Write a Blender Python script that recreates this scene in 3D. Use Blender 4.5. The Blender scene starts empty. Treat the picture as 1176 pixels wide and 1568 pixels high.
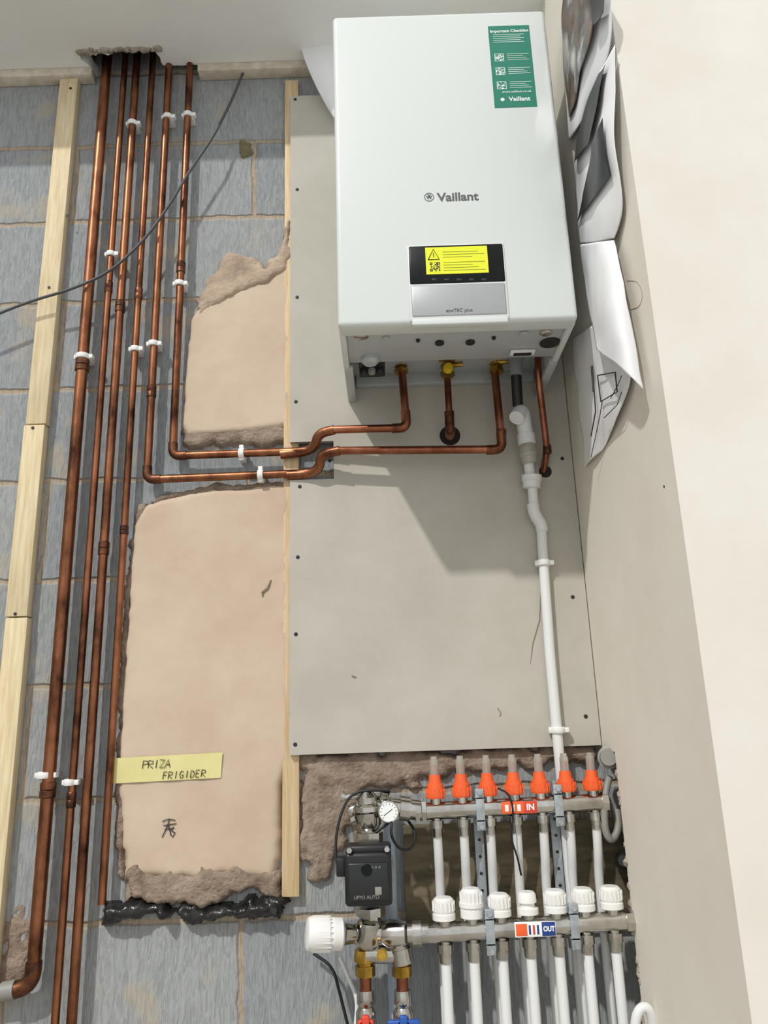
import bpy, bmesh, math, random
import numpy as np
from mathutils import Vector, Matrix, noise
random.seed(7)
S=bpy.context.scene
# ---------------- camera calibration (reference frame 1176x1568 = 1659x2212 / 1.4107)
F_=1178.0; PT=math.radians(15.5); RL=math.radians(1.85); D=1.64; CH=1.0
XR=0.421; ZC=CH+1.668
FW=Vector((0,math.cos(PT),math.sin(PT))); R0=Vector((1,0,0)); U0=Vector((0,-math.sin(PT),math.cos(PT)))
RC=R0*math.cos(RL)-U0*math.sin(RL); UC=R0*math.sin(RL)+U0*math.cos(RL)
CAM=Vector((0,-D,CH))
def ray(px,py): return FW+RC*((px-588)/F_)+UC*((784-py)/F_)
def P(px,py,off=0.0):
    d=ray(px,py); return CAM+d*((D-off)/d.y)
def Q(px,py,xo=0.0):
    d=ray(px,py); return CAM+d*((XR-xo)/d.x)
def ZP(px,py,z):
    d=ray(px,py); return CAM+d*((z-CH)/d.z)
def M(px,py,off,n):
    d=ray(px,py); return n*((D-off)/d.y)/F_
cd=bpy.data.cameras.new('camera'); co=bpy.data.objects.new('camera',cd); S.collection.objects.link(co)
m=Matrix.Identity(4)
for i,v in enumerate((RC,UC,-FW)):
    for j in range(3): m[j][i]=v[j]
m.translation=CAM; co.matrix_world=m
cd.sensor_fit='VERTICAL'; cd.sensor_height=36; cd.lens=36*F_/1568; cd.clip_start=.01
S.camera=co
S.view_settings.view_transform='Standard'
# ---------------- materials
def lin(h):
    if isinstance(h,str):
        h=h.lstrip('#'); h=[int(h[i:i+2],16)/255 for i in (0,2,4)]
    return tuple((x/12.92 if x<=.04045 else ((x+.055)/1.055)**2.4) for x in h)+(1,)
def mat(name,c1,c2=None,rough=.6,metal=0,ns=20,bump=0,bs=80,stretch=(1,1,1),lo=.35,hi=.65,trans=0,coat=0,bd=.002,stops=None):
    mt=bpy.data.materials.new(name); mt.use_nodes=True; nt=mt.node_tree; N=nt.nodes; L=nt.links
    b=N['Principled BSDF']; b.inputs['Roughness'].default_value=rough; b.inputs['Metallic'].default_value=metal
    b.inputs['Base Color'].default_value=lin(c1)
    if trans: b.inputs['Transmission Weight'].default_value=trans
    if coat: b.inputs['Coat Weight'].default_value=coat
    if c2 or bump:
        g=N.new('ShaderNodeNewGeometry'); mp=N.new('ShaderNodeMapping'); mp.inputs['Scale'].default_value=stretch
        L.new(g.outputs['Position'],mp.inputs['Vector'])
    if c2:
        n=N.new('ShaderNodeTexNoise'); n.inputs['Scale'].default_value=ns; n.inputs['Detail'].default_value=6; n.inputs['Roughness'].default_value=.6
        L.new(mp.outputs[0],n.inputs['Vector'])
        r=N.new('ShaderNodeValToRGB'); r.color_ramp.elements[0].position=lo; r.color_ramp.elements[1].position=hi
        r.color_ramp.elements[0].color=lin(c1); r.color_ramp.elements[1].color=lin(c2)
        for sp_,sc_ in (stops or []):
            e=r.color_ramp.elements.new(sp_); e.color=lin(sc_)
        L.new(n.outputs['Fac'],r.inputs['Fac']); L.new(r.outputs['Color'],b.inputs['Base Color'])
    if bump:
        n2=N.new('ShaderNodeTexNoise'); n2.inputs['Scale'].default_value=bs; n2.inputs['Detail'].default_value=5
        L.new(mp.outputs[0],n2.inputs['Vector'])
        bp=N.new('ShaderNodeBump'); bp.inputs['Strength'].default_value=bump; bp.inputs['Distance'].default_value=bd
        L.new(n2.outputs['Fac'],bp.inputs['Height']); L.new(bp.outputs[0],b.inputs['Normal'])
    return mt
def block_mat():
    mt=bpy.data.materials.new('blockwork'); mt.use_nodes=True; nt=mt.node_tree; N=nt.nodes; L=nt.links
    b=N['Principled BSDF']; b.inputs['Roughness'].default_value=.9
    g=N.new('ShaderNodeNewGeometry'); sp=N.new('ShaderNodeSeparateXYZ'); L.new(g.outputs['Position'],sp.inputs[0])
    def mth(op,a,bv):
        n=N.new('ShaderNodeMath'); n.operation=op
        for k,v in enumerate((a,bv)):
            if isinstance(v,(int,float)): n.inputs[k].default_value=v
            else: L.new(v,n.inputs[k])
        return n.outputs[0]
    wob=N.new('ShaderNodeTexNoise'); wob.inputs['Scale'].default_value=14; wob.inputs['Detail'].default_value=4; L.new(g.outputs['Position'],wob.inputs['Vector'])
    w=mth('MULTIPLY',mth('SUBTRACT',wob.outputs['Fac'],.5),.022)
    x=mth('ADD',mth('ADD',sp.outputs['X'],.525+.45*9),w); z=mth('ADD',mth('ADD',sp.outputs['Z'],-.874+.45*4),w)
    cb=N.new('ShaderNodeCombineXYZ'); L.new(x,cb.inputs[0]); L.new(z,cb.inputs[1])
    br=N.new('ShaderNodeTexBrick'); br.inputs['Scale'].default_value=1; br.inputs['Brick Width'].default_value=.45; br.inputs['Row Height'].default_value=.225
    br.inputs['Mortar Size'].default_value=.0085; br.inputs['Mortar Smooth'].default_value=.7; br.inputs['Bias'].default_value=0
    br.inputs['Color1'].default_value=lin('#92979a'); br.inputs['Color2'].default_value=lin('#a0a3a3'); br.inputs['Mortar'].default_value=lin('#ab9c88')
    L.new(cb.outputs[0],br.inputs['Vector'])
    # vertical comb scratches
    mp=N.new('ShaderNodeMapping'); mp.inputs['Scale'].default_value=(1,1,.16); mp.inputs['Rotation'].default_value=(0,.05,0); L.new(g.outputs['Position'],mp.inputs[0])
    sc=N.new('ShaderNodeTexNoise'); sc.inputs['Scale'].default_value=150; sc.inputs['Detail'].default_value=4; sc.inputs['Distortion'].default_value=1.4; L.new(mp.outputs[0],sc.inputs['Vector'])
    bl=N.new('ShaderNodeTexNoise'); bl.inputs['Scale'].default_value=9; bl.inputs['Detail'].default_value=8; L.new(g.outputs['Position'],bl.inputs['Vector'])
    r1=N.new('ShaderNodeValToRGB'); r1.color_ramp.elements[0].position=.36; r1.color_ramp.elements[1].position=.54
    r1.color_ramp.elements[0].color=(.60,.61,.62,1); r1.color_ramp.elements[1].color=(1.05,1.05,1.05,1); L.new(sc.outputs['Fac'],r1.inputs['Fac'])
    mx=N.new('ShaderNodeMixRGB'); mx.blend_type='MULTIPLY'; mx.inputs[0].default_value=.5; L.new(br.outputs['Color'],mx.inputs[1]); L.new(r1.outputs[0],mx.inputs[2])
    r2=N.new('ShaderNodeValToRGB'); r2.color_ramp.elements[0].position=.56; r2.color_ramp.elements[1].position=.66
    r2.color_ramp.elements[0].color=(0,0,0,1); r2.color_ramp.elements[1].color=(.6,.6,.6,1); L.new(bl.outputs['Fac'],r2.inputs['Fac'])
    m2=N.new('ShaderNodeMixRGB'); L.new(r2.outputs[0],m2.inputs[0]); L.new(mx.outputs[0],m2.inputs[1]); m2.inputs[2].default_value=lin('#b0a592')
    L.new(m2.outputs[0],b.inputs['Base Color'])
    h=mth('ADD',mth('MULTIPLY',br.outputs['Fac'],-1.0),mth('MULTIPLY',sc.outputs['Fac'],.8))
    h=mth('ADD',h,mth('MULTIPLY',bl.outputs['Fac'],.9))
    bp=N.new('ShaderNodeBump'); bp.inputs['Strength'].default_value=.75; bp.inputs['Distance'].default_value=.006; L.new(h,bp.inputs['Height']); L.new(bp.outputs[0],b.inputs['Normal'])
    return mt
BLOCK=block_mat()
WHITEWALL=mat('painted_plaster','#dfdbd2','#d9d4c9',.7,ns=6,bump=.15,bs=40)
PLASTWALL=mat('skimmed_wall','#e6e1d6','#ddd6c9',.75,ns=3,bump=.2,bs=30)
CEIL=mat('ceiling_paint','#eeeeea','#e8e8e4',.8,ns=5,bump=.1,bs=60)
BRK=mat('broken_plaster','#b9b0a4','#8a7d70',.95,ns=40,bump=1,bs=120,bd=.005)
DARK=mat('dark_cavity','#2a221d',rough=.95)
FLOOR=mat('concrete_floor','#b8b4ac','#a5a098',.9,ns=8,bump=.3,bs=50)
PINK=mat('pink_plaster','#cebba6','#c1ab95',.85,ns=5,bump=.35,bs=30,bd=.003)
MORT=mat('rough_mortar','#a08f7f','#7a695a',.95,ns=30,bump=1,bs=140,bd=.005)
MORTP=mat('pink_mortar','#bba793','#9f8b78',.95,ns=22,bump=.9,bs=110,bd=.004)
BOARD=mat('cement_board','#bcb8ae','#b2aea3',.8,ns=7,bump=.15,bs=200)
BEDGE=mat('board_edge','#d9d2c4','#bfb29c',.9,ns=30)
TIMB=mat('pine_timber','#e2d3b0','#cdb88e',.7,ns=9,stretch=(14,14,1),bump=.2,bs=60)
STUD=mat('old_timber','#dbc6a2','#c7ab80',.75,ns=9,stretch=(14,14,1),bump=.2,bs=60)
PLY=mat('plywood','#7d725a','#554c3a',.8,ns=10,stretch=(1,3,5),bump=.3,bs=40)
COP=mat('copper','#a06a4c','#40281f',.36,1,ns=18,bump=.15,bs=60,stretch=(1,1,.5),lo=.40,hi=.68)
COPN=mat('copper_clean','#b0745a','#7d4a33',.32,1,ns=14)
FLUX=mat('tarnished_copper','#8a5a40','#4c3830',.45,1,ns=40,bump=.3,bs=120)
BRASS=mat('brass','#c9a24a','#8f6f2c',.3,1,ns=40)
CHR=mat('nickel','#cfccc6','#a8a59d',.17,1,ns=20)
STEEL=mat('galvanised_steel','#b3babe','#989fa4',.5,.4,ns=60)
WPL=mat('white_plastic','#e9e9e6',rough=.4)
WPIPE=mat('white_pvc','#dfe1e1',rough=.45)
CLEAR=mat('clear_plastic','#d8d4c8',rough=.15,trans=.6)
ORNG=mat('orange_plastic','#ee6430',rough=.35)
REDP=mat('red_label','#d6442e',rough=.45)
BLUE=mat('blue_plastic','#2456a8',rough=.4)
NAVY=mat('navy_print','#1f3f86',rough=.45)
BLK=mat('black_plastic','#17181a',rough=.45)
BLKG=mat('black_gloss','#08090a',rough=.3); BLKG.node_tree.nodes['Principled BSDF'].inputs['Specular IOR Level'].default_value=.25
FILM=mat('black_film','#141414','#2a2a2a',.25,ns=40,bump=.8,bs=30,bd=.01)
CASE=mat('boiler_white_enamel','#d4d9d6',rough=.28,coat=.3)
CASEG=mat('boiler_grey_sheet','#b4b9ba',rough=.4,metal=.15)
SILV=mat('silver_trim','#a9abad',rough=.35,metal=.35)
GREEN=mat('green_label','#0f7a63',rough=.5)
YEL=mat('yellow_label','#e6ea22',rough=.5)
YCAP=mat('yellow_cap','#e0c020',rough=.4)
INK=mat('ink','#202022',rough=.6)
INKG=mat('ink_grey','#55585a',rough=.5)
WINK=mat('white_print','#eef3f0',rough=.6)
TAPE=mat('masking_tape','#e0d89a','#d3ca88',.7,ns=10)
PAPER=mat('paper','#ececee','#e4e5e7',.8,ns=5)
PRINT=mat('printed_photo','#0e0f11','#d9d6d2',.35,ns=7,lo=.42,hi=.68,stops=[(.47,'#2a211c'),(.53,'#7d6350'),(.58,'#55585c')])
PRINTB=mat('printed_dark','#121316','#3a3d42',.35,ns=14,lo=.5,hi=.8)
GREY=mat('grey_plastic','#8c8a84',rough=.5)
# ---------------- mesh helpers
def grp(name):
    e=bpy.data.objects.new(name,None); e.empty_display_size=.05; S.collection.objects.link(e); return e
def add(name,V,Fc,mt,parent=None,sharp=35):
    me=bpy.data.meshes.new(name); me.from_pydata([tuple(v) for v in V],[],Fc)
    bm=bmesh.new(); bm.from_mesh(me); bmesh.ops.recalc_face_normals(bm,faces=bm.faces); bm.to_mesh(me); bm.free()
    return fin(name,me,mt,parent,sharp)
def fin(name,me,mt,parent,sharp=35):
    if mt: me.materials.append(mt)
    me.polygons.foreach_set('use_smooth',[True]*len(me.polygons))
    try: me.set_sharp_from_angle(angle=math.radians(sharp))
    except Exception: pass
    o=bpy.data.objects.new(name,me); S.collection.objects.link(o)
    if parent: o.parent=parent
    return o
def rbox(name,lo,hi,mt,bev=.002,parent=None,segs=2,rot=None):
    bm=bmesh.new(); bmesh.ops.create_cube(bm,size=1)
    lo=Vector(lo); hi=Vector(hi); c=(lo+hi)/2; s=hi-lo
    for v in bm.verts: v.co=Vector((v.co.x*s.x,v.co.y*s.y,v.co.z*s.z))
    if bev>0: bmesh.ops.bevel(bm,geom=bm.edges[:],offset=min(bev,min(abs(s.x),abs(s.y),abs(s.z))*.45),segments=segs,profile=.5,affect='EDGES')
    if rot: bmesh.ops.transform(bm,matrix=rot,verts=bm.verts)
    for v in bm.verts: v.co+=c
    me=bpy.data.meshes.new(name); bm.to_mesh(me); bm.free()
    return fin(name,me,mt,parent)
def boxes(name,lst,mt,parent=None):
    V=[];Fc=[]
    for lo,hi in lst:
        b=len(V)
        for x in (lo[0],hi[0]):
            for y in (lo[1],hi[1]):
                for z in (lo[2],hi[2]): V.append((x,y,z))
        Fc+=[[b+i for i in f] for f in ((0,1,3,2),(4,6,7,5),(0,4,5,1),(2,3,7,6),(0,2,6,4),(1,5,7,3))]
    return add(name,V,Fc,mt,parent)
def poly(name,pts,y0,y1,mt,parent=None,axis='y',bev=0):
    bm=bmesh.new()
    if axis=='y': vs=[bm.verts.new((p[0],y0,p[1])) for p in pts]; d=Vector((0,y1-y0,0))
    else: vs=[bm.verts.new((p[0],p[1],y0)) for p in pts]; d=Vector((0,0,y1-y0))
    f=bm.faces.new(vs); r=bmesh.ops.extrude_face_region(bm,geom=[f])
    bmesh.ops.translate(bm,vec=d,verts=[g for g in r['geom'] if isinstance(g,bmesh.types.BMVert)])
    if bev: bmesh.ops.bevel(bm,geom=bm.edges[:],offset=bev,segments=2,affect='EDGES')
    bmesh.ops.recalc_face_normals(bm,faces=bm.faces)
    bmesh.ops.triangulate(bm,faces=[f for f in bm.faces if len(f.verts)>4])
    me=bpy.data.meshes.new(name); bm.to_mesh(me); bm.free()
    return fin(name,me,mt,parent)
def smooth_path(pts,fillet,n=7):
    out=[pts[0]]; info=[]
    for i in range(1,len(pts)-1):
        a,b,c=pts[i-1],pts[i],pts[i+1]
        d1=a-b; d2=c-b; k1=min(fillet,d1.length*.49); k2=min(fillet,d2.length*.49)
        s=b+d1.normalized()*k1; e=b+d2.normalized()*k2; arc=[]
        for j in range(n+1):
            t=j/n; arc.append(s*(1-t)**2+b*2*t*(1-t)+e*t*t)
        out+=arc
        info.append([b+d1.normalized()*min(k1+.013,d1.length*.6)]+arc+[b+d2.normalized()*min(k2+.013,d2.length*.6)])
    out.append(pts[-1]); return out,info
def sweep(name,path,r,mt,parent=None,seg=14):
    path=[p for i,p in enumerate(path) if i==0 or (p-path[i-1]).length>1e-6]
    V=[];Fc=[]; n=len(path); T=(path[1]-path[0]).normalized()
    up=Vector((0,0,1)) if abs(T.z)<.9 else Vector((1,0,0))
    X=T.cross(up).normalized()
    for i in range(n):
        if i==0: t=T
        elif i==n-1: t=(path[i]-path[i-1]).normalized()
        else: t=((path[i]-path[i-1]).normalized()+(path[i+1]-path[i]).normalized()).normalized()
        X=(X-t*X.dot(t)).normalized(); Y=t.cross(X)
        rr=r[i] if isinstance(r,list) else r
        for k in range(seg):
            a=2*math.pi*k/seg; V.append(path[i]+X*(rr*math.cos(a))+Y*(rr*math.sin(a)))
    for i in range(n-1):
        for k in range(seg):
            k2=(k+1)%seg; Fc.append([i*seg+k,i*seg+k2,(i+1)*seg+k2,(i+1)*seg+k])
    Fc.append(list(range(seg))[::-1]); Fc.append([(n-1)*seg+k for k in range(seg)])
    return add(name,V,Fc,mt,parent,50)
def tube(name,pts,r,mt,parent=None,fillet=.022,fit=None,fmat=None,seg=14):
    pts=[Vector(p) for p in pts]
    path,info=smooth_path(pts,fillet)
    o=sweep(name,path,r,mt,parent,seg)
    if fit:
        for i in fit: sweep('elbow_fitting_%d'%i,info[i-1],r*1.17,fmat or mt,parent,seg)
    return o
def lathe(name,p0,p1,prof,mt,parent=None,seg=24):
    p0=Vector(p0);p1=Vector(p1); path=p1-p0; T=path.normalized()
    up=Vector((0,0,1)) if abs(T.z)<.9 else Vector((0,1,0))
    X=T.cross(up).normalized(); Y=T.cross(X); V=[];Fc=[]
    for (t,r) in prof:
        for k in range(seg):
            a=2*math.pi*k/seg; V.append(p0+path*t+X*(r*math.cos(a))+Y*(r*math.sin(a)))
    n=len(prof)
    for i in range(n-1):
        for k in range(seg):
            k2=(k+1)%seg; Fc.append([i*seg+k,i*seg+k2,(i+1)*seg+k2,(i+1)*seg+k])
    Fc.append(list(range(seg))[::-1]); Fc.append([(n-1)*seg+k for k in range(seg)])
    return add(name,V,Fc,mt,parent)
def text(name,s,loc,size,mt,parent=None,tilt=0,align='CENTER',bold=0,sx=1):
    cu=bpy.data.curves.new(name,'FONT'); cu.body=s; cu.size=size; cu.extrude=.0002; cu.align_x=align; cu.align_y='CENTER'; cu.offset=bold
    ob=bpy.data.objects.new(name+'_tmp',cu); S.collection.objects.link(ob)
    bpy.context.view_layer.update()
    me=bpy.data.meshes.new_from_object(ob.evaluated_get(bpy.context.evaluated_depsgraph_get()))
    bpy.data.objects.remove(ob)
    me.transform(Matrix.Translation(loc)@Matrix.Rotation(tilt,4,'Y')@Matrix.Rotation(math.pi/2,4,'X')@Matrix.Diagonal((sx,1,1,1)))
    me.materials.clear()
    return fin(name,me,mt,parent)
def relief(name,px,T,ew,mt,parent=None,cell=.006,jag=.008,rough=.0006,y0=0,rs=14,world=False):
    pl=np.array([(q[0],q[1]) for q in px]) if world else np.array([(P(a,b,T+y0).x,P(a,b,T+y0).z) for a,b in px])
    x0,z0=pl.min(0)-.02; x1,z1=pl.max(0)+.02
    nx=int((x1-x0)/cell)+1; nz=int((z1-z0)/cell)+1
    gx,gz=np.meshgrid(x0+np.arange(nx)*cell,z0+np.arange(nz)*cell)
    ins=np.zeros(gx.shape,bool); dm=np.full(gx.shape,9.)
    for i in range(len(pl)):
        a=pl[i]; b=pl[(i+1)%len(pl)]; e=b-a
        t=np.clip(((gx-a[0])*e[0]+(gz-a[1])*e[1])/(e@e+1e-12),0,1)
        dm=np.minimum(dm,np.hypot(gx-a[0]-t*e[0],gz-a[1]-t*e[1]))
        c=(a[1]>gz)!=(b[1]>gz)
        with np.errstate(divide='ignore',invalid='ignore'):
            ins^=c&(gx<(b[0]-a[0])*(gz-a[1])/(b[1]-a[1]+1e-15)+a[0])
    sd=np.where(ins,dm,-dm); V=[];vals=[]
    for j in range(nz):
        for i in range(nx):
            x,z=gx[j,i],gz[j,i]
            n1=noise.fractal(Vector((x*rs*2,z*rs*2,T*50)),1,2,5); n2=noise.fractal(Vector((x*rs,z*rs,3.3)),1,2,6)
            d=sd[j,i]+n1*jag; s=max(0,min(1,d/ew))
            h=T*math.sqrt(1-(1-s)**2)+n2*rough*min(1,s*1.5) if d>0 else -.003
            V.append((x,-(y0+h),z)); vals.append(d)
    Fc=[]
    for j in range(nz-1):
        for i in range(nx-1):
            q=[j*nx+i,j*nx+i+1,(j+1)*nx+i+1,(j+1)*nx+i]
            if max(vals[k] for k in q)>0: Fc.append(q)
    me=bpy.data.meshes.new(name); me.from_pydata(V,[],Fc)
    bm=bmesh.new(); bm.from_mesh(me); bmesh.ops.delete(bm,geom=[v for v in bm.verts if not v.link_faces],context='VERTS')
    bm.to_mesh(me); bm.free()
    o=fin(name,me,mt,parent,80); return o
# ---------------- room shell
boxes('wall_back',[((-2.4,0,0),(.52,.12,3.0))],BLOCK)
zb=P(640,1150,.03).z; zr=zb-.01; TOP=ZC+.3
w=boxes('wall_right',[((XR,-.584,zr),(.52,0,TOP)),((XR,-.584,0),(.52,-.115,zr)),((.47,-.115,0),(.52,0,zr)),((.52,-.584,0),(2.2,-.50,TOP))],PLASTWALL)
w.data.materials.append(WHITEWALL); w.data.materials.append(BRK)
for p in w.data.polygons:
    if abs(p.center.y+.584)<.001: p.material_index=1
    if p.index in (4,9) or 12<=p.index<18: p.material_index=2
boxes('wall_left',[((-2.5,-4,0),(-2.4,.12,ZC))],WHITEWALL)
boxes('floor',[((-2.5,-4,-.1),(2.2,.12,0))],FLOOR)
# ceiling with broken notch round the risers
hl=P(150,110,0).x; hr=P(306,112,0).x; hm=P(243,100,.05).x
pts=[(-2.4,0),(hl,0)]
def jg(a,b,n,am):
    out=[]
    for i in range(1,n): 
        t=i/n; out.append((a[0]+(b[0]-a[0])*t+random.uniform(-am,am),a[1]+(b[1]-a[1])*t+random.uniform(-am,am)))
    return out+[b]
pts+=jg((hl,0),(hl-.02,-.07),5,.006)+jg((hl-.02,-.07),(hm,-.078),14,.008)+jg((hm,-.078),(hm+.005,-.03),4,.004)+jg((hm+.005,-.03),(hr,-.028),7,.002)+[(hr,0),(XR,0),(XR,-.23),(-2.4,-.23)]
cz=poly('ceiling',pts,ZC,ZC+.035,CEIL,axis='z')
g=grp('ceiling_opening')
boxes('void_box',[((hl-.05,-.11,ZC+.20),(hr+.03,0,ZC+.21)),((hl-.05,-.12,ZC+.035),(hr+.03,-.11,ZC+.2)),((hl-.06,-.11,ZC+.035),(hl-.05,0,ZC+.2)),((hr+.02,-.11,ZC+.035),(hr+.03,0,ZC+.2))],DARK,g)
rbox('joist_edge',(hl-.01,-.105,ZC+.036),(hm,-.07,ZC+.1),mat('joist_wood','#b08358','#8a6240',.8,ns=20),.003,g)
for i in range(34):
    t=i/33; x=hl-.022+(hm-hl+.03)*t; c=Vector((x,-.079+random.uniform(-.006,.004),ZC+random.uniform(-.003,.004)))
    bm=bmesh.new(); bmesh.ops.create_icosphere(bm,subdivisions=2,radius=random.uniform(.005,.010))
    for v in bm.verts: v.co+=noise.noise_vector(v.co*200+c*30)*.003; v.co.z*=.7; v.co+=c
    me=bpy.data.meshes.new('crumb'); bm.to_mesh(me); bm.free(); fin('crumb_%d'%i,me,BRK,g)
def strip(name,xa,xb): return rbox(name,(xa,-.034,ZC-.024),(xb,-.0005,ZC-.0005),BEDGE,.003)
strip('trim_1',-2.39,hl-.002); strip('trim_2',hr+.002,XR-.002)
# ---------------- timber
def vb(name,pa,pb,ztop,zbot,t,y0=0,par=None,mt_=None):
    return rbox(name,(pa,-y0-t,zbot),(pb,-y0-.0005,ztop),mt_ or TIMB,.0015,par)
xb0=P(92,118,.025).x; xb1=P(119,118,.025).x
g=grp('timber_batten')
zj1=P(40,650,.025).z; zj2=P(15,945,.025).z
vb('length_a',xb0,xb1,ZC-.026,zj1+.0015,.025,0,g); vb('length_b',xb0-.003,xb1-.002,zj1-.0015,zj2+.0015,.025,0,g); vb('length_c',xb0-.001,xb1,zj2-.0015,.0,.025,0,g)
for px,py in ((98,330),(70,440),(45,655),(18,940),(103,135)):
    q=P(px+5,py,.026); lathe('screw',q,q+Vector((0,-.001,0)),[(0,.0035),(1,.003)],INK,g,12)
g=grp('timber_stud')
xs0=P(434,700,.02).x; xs1=P(458,1250,.02).x
vb('stud',xs0,xs1,P(445,122,.02).z,P(440,1374,.02).z,.019,0,g,STUD)
# ---------------- board
yb0,yb1=-.031,-.0195
bl=P(444,650,.031).x; bt=P(450,147,.031).z
nz0=P(480,734,.031).z; nz1=P(480,676,.031).z; nx=P(511,705,.031).x
pts=[(bl,bt),(bl,nz1),(nx,nz1),(nx,nz0),(bl,nz0),(bl,zb),(XR-.002,zb),(XR-.002,bt)]
g=grp('backing_board')
bo=poly('board',pts,yb0,yb1,BOARD,g)
for px,py in ((452,152),(455,290),(455,455),(453,615),(459,745),(456,853),(453,971),(452,1140),(861,702),(877,914),(897,1097),(505,705)):
    q=P(px,py,.0315); lathe('screw',q+Vector((0,.001,0)),q+Vector((0,-.0008,0)),[(0,.0042),(.8,.004),(1,.003)],INK,g,12)
q=P(689,667,.0315); lathe('pipe_hole',q+Vector((0,.0005,0)),q-Vector((0,.0004,0)),[(0,.023),(1,.023)],DARK,g,28)
q=P(835,722,.0315); lathe('pipe_hole_b',q+Vector((0,.0005,0)),q-Vector((0,.0004,0)),[(0,.014),(1,.014)],DARK,g,20)
SCUF=mat('scuff','#8f8370',rough=.9)
sweep('scuff',[P(828,905,.0311),P(826,950,.0311),P(816,985,.0311),P(812,1017,.0311)],[.0006,.0014,.0014,.0006],SCUF,g,6)
sweep('scuff',[P(762,1084,.0311),P(767,1092,.0311),P(765,1097,.0311)],.0012,SCUF,g,6)
sweep('scuff',[P(539,1035,.0311),P(545,1037,.0311)],.002,SCUF,g,6)
g=grp('pencil_mark')
tube('arc',[Q(a,b,.0002) for a,b in ((960,430),(976,430),(985,450),(980,470),(966,474))],.0005,SCUF,g,fillet=.02,seg=6)
q=Q(1017,745,0); lathe('dot',q,q-Vector((.0006,0,0)),[(0,.0025),(1,.002)],INK,g,10)
# ---------------- plaster patches
g=grp('plaster_patch')
relief('skim',[(437,400),(400,425),(345,450),(300,472),(290,485),(283,560),(275,650),(285,668),(340,664),(385,660),(430,655),(446,650),(446,380)],.019,.012,PINK,g,jag=.004)
relief('rough_top',[(300,462),(318,420),(350,383),(385,390),(405,405),(425,372),(438,330),(446,330),(446,415),(400,436),(350,455),(300,485)],.026,.02,MORTP,g,jag=.012,rough=.005,cell=.004,rs=12)
relief('rough_bottom',[(278,655),(340,655),(430,645),(444,655),(440,680),(380,678),(300,684),(278,675)],.017,.012,MORT,g,jag=.012,rough=.003)
g=grp('plaster_patch')
relief('skim',[(203,800),(225,768),(290,752),(350,746),(446,738),(446,1160),(430,1200),(429,1310),(420,1352),(350,1340),(300,1350),(250,1345),(190,1345),(184,1290),(178,1150),(188,1010),(198,860)],.0192,.014,PINK,g,jag=.006)
relief('rough_bottom',[(188,1325),(250,1335),(330,1325),(428,1330),(425,1372),(360,1368),(300,1392),(200,1378)],.024,.016,MORT,g,jag=.016,rough=.004,cell=.004)
relief('rough_side',[(205,790),(208,770),(300,742),(440,735),(440,748),(300,760),(222,772),(210,830),(195,1000),(188,1150),(190,1345),(178,1340),(172,1150),(182,1000),(195,850)],.014,.01,MORT,g,jag=.012,rough=.003,cell=.004)
relief('mortar_patch',[(456,1150),(916,1140),(912,1168),(720,1182),(620,1200),(560,1215),(525,1290),(505,1350),(475,1350),(456,1300)],.016,.014,MORT,jag=.02,rough=.004,cell=.005)
relief('mortar_patch',[(0,1400),(40,1400),(48,1470),(20,1520),(0,1530)],.003,.02,MORT,jag=.03,rough=.002)
relief('mortar_patch',[(365,212),(385,216),(388,232),(372,235)],.008,.01,mat('green_mortar','#7d7a58','#6b6447',.95,ns=40),jag=.01,cell=.004)
q=[P(415,888,.0205),P(410,900,.0205),P(402,907,.0205),P(402,914,.0205)]
sweep('plaster_gouge',q,[.001,.003,.003,.0008],MORT,None,8)
relief('black_plastic_strip',[(150,1385),(200,1382),(255,1392),(330,1388),(432,1372),(436,1385),(426,1408),(350,1412),(275,1420),(270,1408),(215,1406),(150,1424)],.036,.016,FILM,cell=.004,jag=.01,rough=.012,rs=24)
a=P(618,1292,.02); b=P(950,1400,.02)
rbox('plywood_panel',(a.x,-.02,b.z-.02),(.462,-.001,P(700,1262,.02).z),PLY,.001)
# ---------------- tape + writing
g=grp('masking_tape_label')
tp=[P(174,1161,.0215),P(341,1152,.0215),P(338,1191,.0215),P(171,1200,.0215)]
V=[];n=12
for i in range(n+1):
    t=i/n; a=tp[0].lerp(tp[1],t); b=tp[3].lerp(tp[2],t)
    for k in range(4):
        v=a.lerp(b,k/3); v.y=-.0222-.0008*math.sin(i*1.7+k); V.append(v)
add('tape',V,[[i*4+k,i*4+k+1,(i+1)*4+k+1,(i+1)*4+k] for i in range(n) for k in range(3)],TAPE,g)
# handwritten capitals as pen strokes
GL={'P':[[(0,0),(0,1),(.6,.95),(.65,.6),(0,.5)]],'R':[[(0,0),(0,1),(.6,.9),(.6,.6),(0,.5),(.65,0)]],'I':[[(.3,0),(.35,1)]],'Z':[[(0,1),(.65,1),(0,0),(.7,.05)]],'A':[[(0,0),(.35,1),(.7,0)],[(.12,.38),(.6,.36)]],
'F':[[(0,0),(.05,1),(.6,1)],[(.02,.55),(.5,.55)]],'G':[[(.6,.85),(.25,1),(0,.55),(.2,0),(.6,.1),(.62,.45),(.35,.45)]],'D':[[(0,0),(.05,1),(.5,.85),(.65,.45),(.4,.05),(0,0)]],'E':[[(.55,1),(0,1),(0,0),(.6,0)],[(0,.52),(.45,.52)]]}
def hand(s,px,py,w,h,dx,slope):
    for k,ch in enumerate(s):
        bx=px+k*dx; by=py+slope*k*dx
        for st in GL[ch]: sweep('pen_stroke',[P(bx+u*w+v*1.5,by-v*h,.0236) for u,v in st],.0007,INK,g,6)
hand('PRIZA',218,1177,11,12,8.6,-.06); hand('FRIGIDER',249,1193,9,11,8.4,-.06)
g=grp('pencil_mark')
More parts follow.
